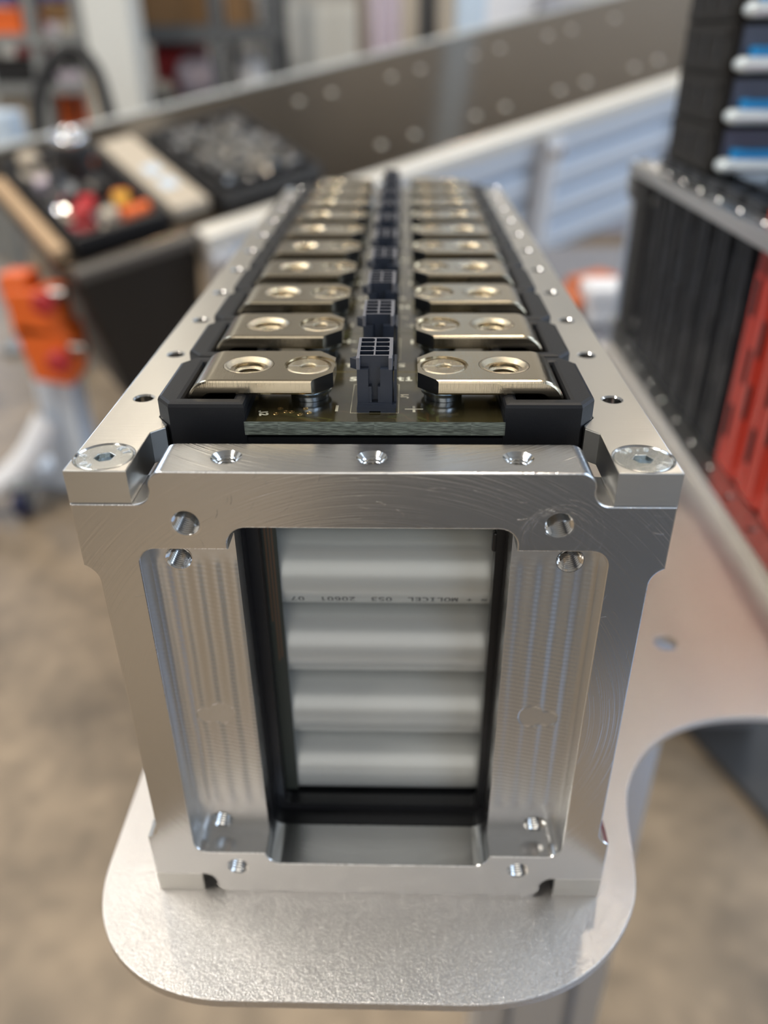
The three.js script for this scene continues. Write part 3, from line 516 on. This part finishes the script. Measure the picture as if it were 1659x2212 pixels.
{
  const t = onTable(thing('drawer_tub', 'black tapered tub hanging under the front edge of the parts trays', 'tub'), -0.145, -0.001);
  const s = poly([[-0.126, -0.024], [0.138, -0.024], [0.145, -0.07], [0.115, -0.34], [-0.028, -0.40], [-0.085, -0.36], [-0.122, -0.07]]);
  part('body', boxUV(ext(s, 0.30, 0.008).translate(0, 0, -0.30)), M.black_paint, t);
  part('rim', boxUV(rbox(0.272, 0.022, 0.03, 0.003, 0.006, -0.013, 0.016)), std('rim_plastic', [0.10, 0.09, 0.08], 0.5), t);
}
// parts trays and what lies in them
function tray(label, u0, u1, v0, v1, mat) {
  const w = u1 - u0, d = v1 - v0, t = onTable(thing('parts_tray', label, 'tray'), (u0 + u1) / 2, (v0 + v1) / 2);
  part('base', boxUV(box(w - 0.002, 0.004, d - 0.002, 0, 0.002, 0)), M.rubber, t);
  for (const [W, D, x, z] of [[w, 0.016, 0, d / 2], [w, 0.016, 0, -d / 2], [0.016, d - 0.032, -w / 2 + 0.008, 0], [0.016, d - 0.032, w / 2 - 0.008, 0]]) part('rim', boxUV(rbox(W, 0.036, D, 0.004, x, 0.018, z)), mat, t);
  return t;
}
tray('shallow black tray full of orange, red and silver machine parts', -0.245, -0.035, 0.035, 0.45, M.black_satin);
tray('wide black tray of small grey metal fittings under the dark deck', 0.085, 0.34, 0.03, 0.40, M.black_satin);
const strip = (label, u, v0, v1, w, mat) => { const g = boxUV(rbox(w, 0.024, v1 - v0, 0.004)); const o = single('divider_bar', g, mat, label, 'bar'); onTable(o, u, (v0 + v1) / 2, 0.0125); return o; };
strip('cream bar between the two parts trays, with two pale blue tags', 0.024, 0.05, 0.44, 0.085, M.cream_plastic);
strip('brown wooden bar along the outer edge of the orange parts tray', -0.275, 0.03, 0.40, 0.03, M.wood);
for (const [v, k] of [[0.24, 'upper'], [0.16, 'lower']]) { const o = single('paper_tag', boxUV(rbox(0.035, 0.002, 0.045, 0.001)), M.pale_blue, `${k} of the two pale blue tags on the cream bar`, 'tag', 'tags on the cream bar'); onTable(o, 0.024, v, 0.0258); }
{
  const r = rng(31);
  const blob = { knob: smooth(lathe([[0, 0], [0.028, 0], [0.03, 0.012], [0.018, 0.02], [0.016, 0.034], [0.024, 0.04], [0.022, 0.05], [0, 0.052]], 20), 0.6), ring: new THREE.TorusGeometry(0.022, 0.009, 10, 24).rotateX(Math.PI / 2).translate(0, 0.009, 0), block: boxUV(rbox(0.05, 0.035, 0.036, 0.006, 0, 0.0175, 0)), tube: smooth(join([cyl(0.016, 0.07, 0, 0, 0, 18), cyl(0.02, 0.014, 0, 0.028, 0, 18)]).rotateZ(Math.PI / 2).translate(0, 0.02, 0), 0.5), bracket: boxUV(join([rbox(0.05, 0.008, 0.03, 0.002, 0, 0.004, 0), rbox(0.008, 0.045, 0.03, 0.002, -0.021, 0.022, 0)])) };
  const P = [['motor', 'knob', 'black', -0.13, 0.275, 2.0, 'black round motor with a shiny cap, largest thing in the orange parts tray'], ['cap', 'ring', 'chrome', -0.13, 0.275, 1.2, 'chrome ring on top of the black motor in the parts tray', 0.106],
    ['clamp', 'block', 'orange', -0.085, 0.375, 1.0, 'orange block behind the black motor'], ['clamp', 'tube', 'orange', -0.088, 0.088, 0.9, 'orange tube at the cream bar end of the parts tray'], ['fitting', 'block', 'amber', -0.092, 0.145, 0.9, 'amber block between the orange tube and the black motor'],
    ['clamp', 'block', 'deep_red', -0.16, 0.17, 0.95, 'dark red block in front of the black motor'], ['clamp', 'knob', 'deep_red', -0.195, 0.115, 0.85, 'dark red knob near the wooden bar'], ['fitting', 'knob', 'cream', -0.145, 0.082, 0.8, 'cream round cap at the front of the parts tray'],
    ['fitting', 'ring', 'slate', -0.145, 0.128, 0.7, 'slate ring between the dark red block and the front cream cap'], ['fitting', 'knob', 'cream', -0.195, 0.395, 1.0, 'cream round cap at the back of the parts tray'], ['fitting', 'knob', 'chrome', -0.202, 0.215, 0.75, 'chrome round cap beside the wooden bar'],
    ['fitting', 'ring', 'cream', -0.2, 0.165, 0.65, 'cream ring beside the chrome cap'], ['fitting', 'bracket', 'chrome', -0.145, 0.40, 0.9, 'chrome bracket at the far end of the parts tray'], ['fitting', 'block', 'lilac', -0.2, 0.32, 0.8, 'lilac block near the cream cap at the back'], ['fitting', 'ring', 'orange', -0.075, 0.195, 0.7, 'orange ring beside the cream bar']];
  const mats = { black: M.black_satin, chrome: M.chrome, orange: M.orange, amber: M.amber, deep_red: M.deep_red, cream: M.cream_plastic, slate: M.grey_plastic, lilac: M.lilac_plastic };
  for (const [name, shape, mat, u, v, s, label, lift] of P) { const o = single(name === 'cap' ? 'bearing_ring' : name, blob[shape], mats[mat], label, name === 'clamp' ? 'clamp' : name === 'motor' ? 'motor' : 'fitting'); onTable(o, u, v, 0.005 + (lift ?? 0), r() * 3); o.scale.setScalar(s); }
  const bits = []; const kinds = [rbox(0.018, 0.012, 0.014, 0.003), cyl(0.007, 0.02, 0, 0, 0, 10), new THREE.TorusGeometry(0.008, 0.003, 6, 12), rbox(0.028, 0.008, 0.01, 0.002)];
  for (let i = 0; i < 420; i++) { const g = kinds[i % 4].clone(); g.rotateX(r() * 3).rotateY(r() * 6).translate((r() - 0.5) * 0.18, 0.019 + r() * 0.03 * (1 - Math.abs(r() - 0.5)), (r() - 0.5) * 0.28); bits.push(g); }
  const heap = tag(part('metal_fittings', join(bits), M.dull_steel, scene), 'heap of small silver metal fittings in the wide tray', 'fittings', null, 'stuff'); onTable(heap, 0.2125, 0.215, 0.004);
}
// ---------------------------------------------------------------- post with the orange bracket and its castor
{
  const t = thing('trolley_post', 'grey aluminium post on a white splayed foot with a dark blue castor', 'post', [-0.775, FLOOR, -1.58]);
  part('extrusion', boxUV(mm(rise(slotProfile(80, 1, 10, 14), 25, 296))), M.anodised_blue, t);
  part('foot_bar', boxUV(rbox(0.30, 0.055, 0.07, 0.012, 0.02, 0.05, 0)), M.anodised_blue, t);
  part('outrigger', tube([[-0.03, 0.20, 0.035], [-0.075, 0.125, 0.08], [-0.14, 0.07, 0.115], [-0.2, 0.045, 0.14]], 0.03, 24, 12), M.white_plastic, t);
  const w = part('castor', smooth(lathe([[0.012, -0.012], [0.032, -0.013], [0.036, -0.008], [0.036, 0.008], [0.032, 0.013], [0.012, 0.012]], 28).rotateZ(Math.PI / 2).translate(-0.088, 0.0365, 0.125), 0.5), M.navy_plastic, t);
  part('castor_fork', boxUV(join([rbox(0.05, 0.012, 0.05, 0.004, -0.088, 0.08, 0.12), rbox(0.006, 0.06, 0.03, 0.002, -0.07, 0.055, 0.12)])), M.grey_steel, w);
}
{
  const t = thing('corner_bracket', 'orange printed bracket with red knobs on top of the grey post', 'bracket', [-0.757, -0.337, -1.55]);
  part('upper_arm', boxUV(join([rbox(0.105, 0.10, 0.08, 0.008, 0.0, 0.045, 0.02), rbox(0.06, 0.06, 0.07, 0.006, -0.03, 0.095, 0.02)])), M.orange, t);
  part('lower_block', boxUV(ext(poly([[-0.05, 0.03], [0.06, 0.01], [0.066, -0.06], [0.045, -0.112], [-0.03, -0.10], [-0.045, -0.02]]), 0.10, 0.008).translate(0, 0, -0.04)), M.orange, t);
  const kn = smooth(lathe([[0, 0], [0.02, 0], [0.024, 0.008], [0.024, 0.024], [0.018, 0.03], [0, 0.031]], 16), 0.6).rotateX(Math.PI / 2);
  part('red_knob', kn, M.deep_red, t).position.set(0.035, 0.075, 0.06); part('red_knob', kn, M.deep_red, t).position.set(0.04, -0.05, 0.062);
  for (const [x, y] of [[0.056, 0.085], [0.076, -0.03]]) part('bolt_end', smooth(cyl(0.013, 0.03).rotateZ(Math.PI / 2), 0.5), M.dull_steel, t).position.set(x, y, 0.05);
}
// ---------------------------------------------------------------- black hose looping over the table's far edge
{
  const pts = [[-1.06, -0.12, -2.42], [-1.055, -0.02, -2.42], [-1.03, 0.07, -2.42], [-0.97, 0.15, -2.42], [-0.905, 0.172, -2.42], [-0.86, 0.13, -2.41], [-0.835, 0.05, -2.39], [-0.82, -0.03, -2.36], [-0.80, -0.14, -2.3]];
  const t = thing('hose', 'thick black ribbed hose looping up beside the white pillar', 'hose', [0, 0, 0]);
  part('hose_body', tube(pts, 0.019, 90, 14), M.rubber, t);
  const c = new THREE.CatmullRomCurve3(pts.map((p) => new THREE.Vector3(...p))), rings = []; for (let i = 1; i < 60; i++) { const p = c.getPointAt(i / 60), d = c.getTangentAt(i / 60), g = new THREE.TorusGeometry(0.0195, 0.0028, 6, 16); g.applyQuaternion(new THREE.Quaternion().setFromUnitVectors(new THREE.Vector3(0, 0, 1), d)); g.translate(p.x, p.y, p.z); rings.push(g); }
  part('hose_ribs', join(rings), M.rubber, t);
  for (const p of [pts[0], pts[8]]) part('stand_pipe', smooth(cyl(0.022, p[1] - FLOOR, p[0], (p[1] + FLOOR) / 2, p[2], 18), 0.5), M.grey_steel, t);
}
// ---------------------------------------------------------------- shelving along the back wall
function shelving(label, x0, x1, z0, z1, levels, posts, top, mat) {
  const t = thing('shelving_unit', label, 'shelves');
  for (const x of posts) for (const z of [z0, z1]) part('post', boxUV(rbox(0.05, top - FLOOR, 0.05, 0.006, x, (top + FLOOR) / 2, z)), mat, t);
  for (const [y, th] of levels) part('shelf', boxUV(join([rbox(x1 - x0, th, z1 - z0, 0.006, (x0 + x1) / 2, y - th / 2, (z0 + z1) / 2), box(x1 - x0, th + 0.02, 0.02, (x0 + x1) / 2, y - th / 2, z1 + 0.02)])), mat, t);
  return t;
}
shelving('grey steel shelving with orange and blue bins, behind the hose', -2.05, -1.42, -4.42, -4.02, [[0.215, 0.025], [0.02, 0.025], [-0.17, 0.025], [-0.5, 0.025]], [-1.65, -2.03, -1.44], 1.1, M.grey_steel);
shelving('grey steel shelving with brown cartons, beside the white pillar', -1.25, -0.58, -4.5, -4.08, [[0.245, 0.05], [-0.035, 0.03], [-0.42, 0.03]], [-0.845, -1.23, -0.6], 1.2, M.shelf_steel);
function carton(name, label, category, [x0, x1], [y0, y1], [z0, z1], mat, extra) {
  const w = x1 - x0, h = y1 - y0, d = z1 - z0, t = thing(name, label, category, [(x0 + x1) / 2, y0, (z0 + z1) / 2]);
  if (extra === 'bin') {
    const wall = 0.008; part('tub', boxUV(join([box(w, wall, d, 0, wall / 2, 0), rbox(w, h, wall, 0.003, 0, h / 2, -d / 2 + wall / 2), rbox(w, h * 0.8, wall, 0.003, 0, h * 0.4, d / 2 - wall / 2), rbox(wall, h, d, 0.003, -w / 2 + wall / 2, h / 2, 0), rbox(wall, h, d, 0.003, w / 2 - wall / 2, h / 2, 0)])), mat, t);
    part('lip', boxUV(rbox(w + 0.008, 0.012, 0.02, 0.004, 0, h * 0.8, d / 2)), mat, t);
  } else { part('body', boxUV(rbox(w, h, d, 0.006, 0, h / 2, 0)), mat, t); if (extra === 'lid') part('lid', boxUV(rbox(w + 0.01, 0.02, d + 0.01, 0.005, 0, h + 0.008, 0)), mat, t); else part('seam', boxUV(box(w * 0.96, 0.003, 0.03, 0, h + 0.0008, 0)), extra === 'tape' ? M.wood : mat, t); }
  return t;
}
const Z1 = [-4.38, -4.06], ABOVE = 0.217;
carton('storage_bin', 'orange storage bin on the upper shelf behind the hose', 'bin', [-1.98, -1.71], [ABOVE, 0.335], Z1, M.orange, 'bin');
carton('storage_bin', 'blue storage bin stacked on the orange bin', 'bin', [-1.86, -1.72], [0.34, 0.44], Z1, M.blue_plastic, 'bin');
carton('carton', 'brown carton on the upper shelf, next to the pillar', 'box', [-1.61, -1.47], [0.27, 0.345], Z1, M.cardboard, 'tape');
carton('storage_bin', 'blue storage bin on the brown carton beside the pillar', 'bin', [-1.61, -1.46], [0.352, 0.45], Z1, M.blue_plastic, 'bin');
carton('folded_cloth', 'pale pink folded cloth under the brown carton', 'cloth', [-1.605, -1.55], [ABOVE, 0.268], [-4.3, -4.05], M.lilac_plastic);
carton('carton', 'cream carton under the brown carton', 'box', [-1.545, -1.46], [ABOVE, 0.268], Z1, M.cream_plastic, 'tape');
carton('equipment_case', 'black equipment case on the middle shelf behind the hose', 'case', [-1.9, -1.685], [0.022, 0.115], Z1, M.black_satin, 'lid');
carton('tool_pouch', 'dark red pouch lying on the black equipment case', 'pouch', [-1.78, -1.69], [0.136, 0.185], [-4.3, -4.08], M.deep_red);
carton('carton', 'cream carton on the lower shelf behind the hose', 'box', [-1.9, -1.70], [-0.168, -0.03], Z1, M.cream_plastic, 'tape');
carton('canister', 'slim orange canister on the lower shelf, left of the black box', 'canister', [-1.63, -1.58], [-0.168, -0.03], [-4.2, -4.1], M.orange, 'lid');
carton('canister', 'slim orange canister touching the black box on the lower shelf', 'canister', [-1.535, -1.49], [-0.168, -0.03], [-4.2, -4.1], M.orange, 'lid');
carton('equipment_case', 'small black box on the lower shelf seen through the hose loop', 'box', [-1.485, -1.425], [-0.168, -0.06], [-4.2, -4.1], M.black_satin, 'lid');
carton('folded_cloth', 'mauve folded cloth on the middle shelf seen through the hose loop', 'cloth', [-1.6, -1.46], [0.022, 0.075], [-4.3, -4.06], M.lilac_plastic);
carton('standing_panel', 'narrow pale upright panel between the hose and the white pillar', 'panel', [-1.335, -1.27], [FLOOR + 0.001, 0.12], [-3.75, -3.70], M.cream_plastic);
{
  const t = thing('storage_box', 'pale blue glossy box at the photograph edge beside the hose', 'box', [-1.30, FLOOR + 0.001, -2.62]);
  part('body', boxUV(rbox(0.2, 0.14, 0.12, 0.012, 0, 0.69, 0)), M.pale_blue, t); part('stand', boxUV(join([rbox(0.05, 0.62, 0.05, 0.006, 0, 0.31, 0), rbox(0.2, 0.02, 0.16, 0.006, 0, 0.01, 0)])), M.grey_steel, t);
}
const Z2 = [-4.46, -4.12];
carton('carton', 'long brown carton on the upper shelf beside the pillar', 'box', [-1.20, -0.88], [0.247, 0.40], Z2, M.cardboard, 'tape');
carton('carton', 'short brown carton on the upper shelf beside the white cabinet', 'box', [-0.81, -0.71], [0.247, 0.38], Z2, M.cardboard, 'tape');
carton('crate', 'red crate on the lower shelf under the long brown carton', 'crate', [-1.2, -0.97], [-0.033, 0.185], [-4.46, -4.3], M.deep_red, 'bin');
function bag(label, pos, w, h, mat, seed) { const g = new THREE.SphereGeometry(1, 28, 20), p = g.attributes.position, n = lattice(8, seed); for (let i = 0; i < p.count; i++) { const x = p.getX(i), y = p.getY(i), z = p.getZ(i), k = 0.85 + 0.35 * n(x * 0.4 + 0.5, y * 0.4 + z * 0.3 + 0.5); p.setXYZ(i, x * k * w / 2, Math.max(-0.8, y) * k * h / 2 + h * 0.4, z * k * w * 0.3); } g.computeVertexNormals(); const o = single('plastic_bag', g, mat, label, 'bag'); g.computeBoundingBox(); g.translate(0, -g.boundingBox.min.y, 0); o.position.set(...pos); return o; }
bag('pale lilac plastic bag in front of the red crate', [-0.98, -0.034, -4.2], 0.19, 0.17, M.lilac_plastic, 3);
bag('white plastic bag on the lower shelf beside the white cabinet', [-0.725, -0.034, -4.22], 0.13, 0.18, M.white_plastic, 4);
bag('small cream bag at the front of the lower shelf', [-1.135, -0.034, -4.15], 0.09, 0.07, M.cream_plastic, 5);
{
  const t = thing('storage_cabinet', 'tall off-white cabinet standing against the back wall', 'cabinet', [-0.48, FLOOR + 0.001, -4.96]);
  part('body', boxUV(rbox(0.47, 1.10, 0.42, 0.008, 0, 0.55, 0)), M.white_paint, t);
  for (const s of [-1, 1]) { const d = part('door', boxUV(rbox(0.228, 1.04, 0.016, 0.004, s * 0.117, 0.55, 0.217)), M.white_paint, t); part('handle', boxUV(rbox(0.012, 0.12, 0.02, 0.004, s * 0.025, 0.6, 0.232)), M.grey_steel, d); }
}
{
  const t = thing('clothes_stand', 'brown upright pole with a lilac cloth hanging from it', 'stand', [-0.19, FLOOR + 0.001, -4.2]);
  part('pole', smooth(cyl(0.025, 1.3, 0, 0.66, 0, 18), 0.5), std('brown_pole', [0.25, 0.2, 0.16], 0.6), t); part('base', smooth(cyl(0.14, 0.02, 0, 0.01, 0, 28), 0.5), M.grey_steel, t); part('arm', smooth(cyl(0.01, 0.22, 0, 0, 0, 12).rotateZ(Math.PI / 2).translate(0.1, 1.25, 0), 0.5), M.grey_steel, t);
  const g = new THREE.PlaneGeometry(0.14, 0.36, 40, 30), p = g.attributes.position; for (let i = 0; i < p.count; i++) p.setZ(i, 0.012 * Math.sin(p.getX(i) * 130) * (1 - p.getY(i) * 1.2)); g.computeVertexNormals();
  const b = g.clone().translate(0, 0, -0.004); const c = single('hanging_cloth', join([g, b]), M.lilac_plastic, 'pale lilac cloth hanging from the brown pole', 'cloth'); c.position.set(-0.085, 0.318, -4.165);
}
carton('locker', 'narrow cream locker beside the hanging cloth', 'locker', [-0.03, 0.066], [FLOOR + 0.001, 0.6], [-4.98, -4.7], M.cream_plastic, 'lid');
carton('locker', 'narrow black locker between the two cream ones', 'locker', [0.082, 0.156], [FLOOR + 0.001, 0.6], [-4.98, -4.68], M.black_satin, 'lid');
carton('locker', 'narrow cream locker beside the pale blue pillar', 'locker', [0.173, 0.262], [FLOOR + 0.001, 0.6], [-4.98, -4.66], M.cream_plastic, 'lid');
carton('locker', 'wide white locker on the far side of the pale blue pillar', 'locker', [0.40, 0.66], [FLOOR + 0.001, 0.6], [-4.98, -4.64], M.white_plastic, 'lid');
carton('low_cupboard', 'long lilac grey cupboard along the back wall beside the white locker', 'cupboard', [0.68, 1.9], [FLOOR + 0.001, 0.34], [-4.98, -4.55], std('lilac_grey', [0.36, 0.36, 0.42], 0.5), 'lid');
// ---------------------------------------------------------------- low trolley behind the plate, with orange and white things on it
carton('trolley_cabinet', 'low dark grey cabinet behind the second pack', 'cabinet', [0.08, 0.56], [FLOOR + 0.001, -0.135], [-1.3, -0.80], M.grey_plastic, 'lid');
{ const y = -0.115; const t = thing('hand_clamp', 'orange hand clamp lying on the low grey cabinet', 'clamp', [0.265, y, -1.0], 0.5);
  part('jaw', boxUV(ext(poly([[-0.05, 0], [0.05, 0.0], [0.055, 0.02], [0.01, 0.035], [-0.045, 0.03]]), 0.04, 0.004)), M.rust_orange, t); part('grip', tube([[-0.05, 0.014, 0.02], [-0.075, 0.013, 0.05], [-0.08, 0.012, 0.09]], 0.012, 16, 10), M.rust_orange, t);
  carton('carton', 'small white box on the low grey cabinet, in front of the orange clamp', 'box', [0.235, 0.30], [y, y + 0.03], [-0.90, -0.85], M.white_plastic, 'lid');
  single('cable_coil', new THREE.TorusGeometry(0.02, 0.008, 10, 24).rotateX(Math.PI / 2), M.rust_orange, 'small orange cable coil on the low grey cabinet', 'cable').position.set(0.195, y + 0.008, -0.88); }
// ---------------------------------------------------------------- black mat on the floor
{ const t = thing('floor_mat', 'dark rubber standing mat on the floor in front of the base plate', 'mat', [0.36, FLOOR, 1.65]); part('mat', boxUV(rbox(1.1, 0.012, 1.5, 0.004, 0, 0.006, 0)), M.rubber, t); }
{ const t = thing('floor_mat', 'pale blue foam mat on the floor in front of the second pack', 'mat', [0.76, FLOOR, 0.45]); part('mat', boxUV(rbox(0.75, 0.012, 0.8, 0.004, 0, 0.006, 0)), M.blue_mat, t); }
{ const t = thing('floor_mat', 'black rubber mat on the concrete floor under the second pack', 'mat', [0.78, FLOOR, -0.92], 0.35); part('mat', boxUV(rbox(0.7, 0.012, 0.5, 0.004, 0, 0.006, 0)), M.rubber, t); }

renderer.render(scene, camera);
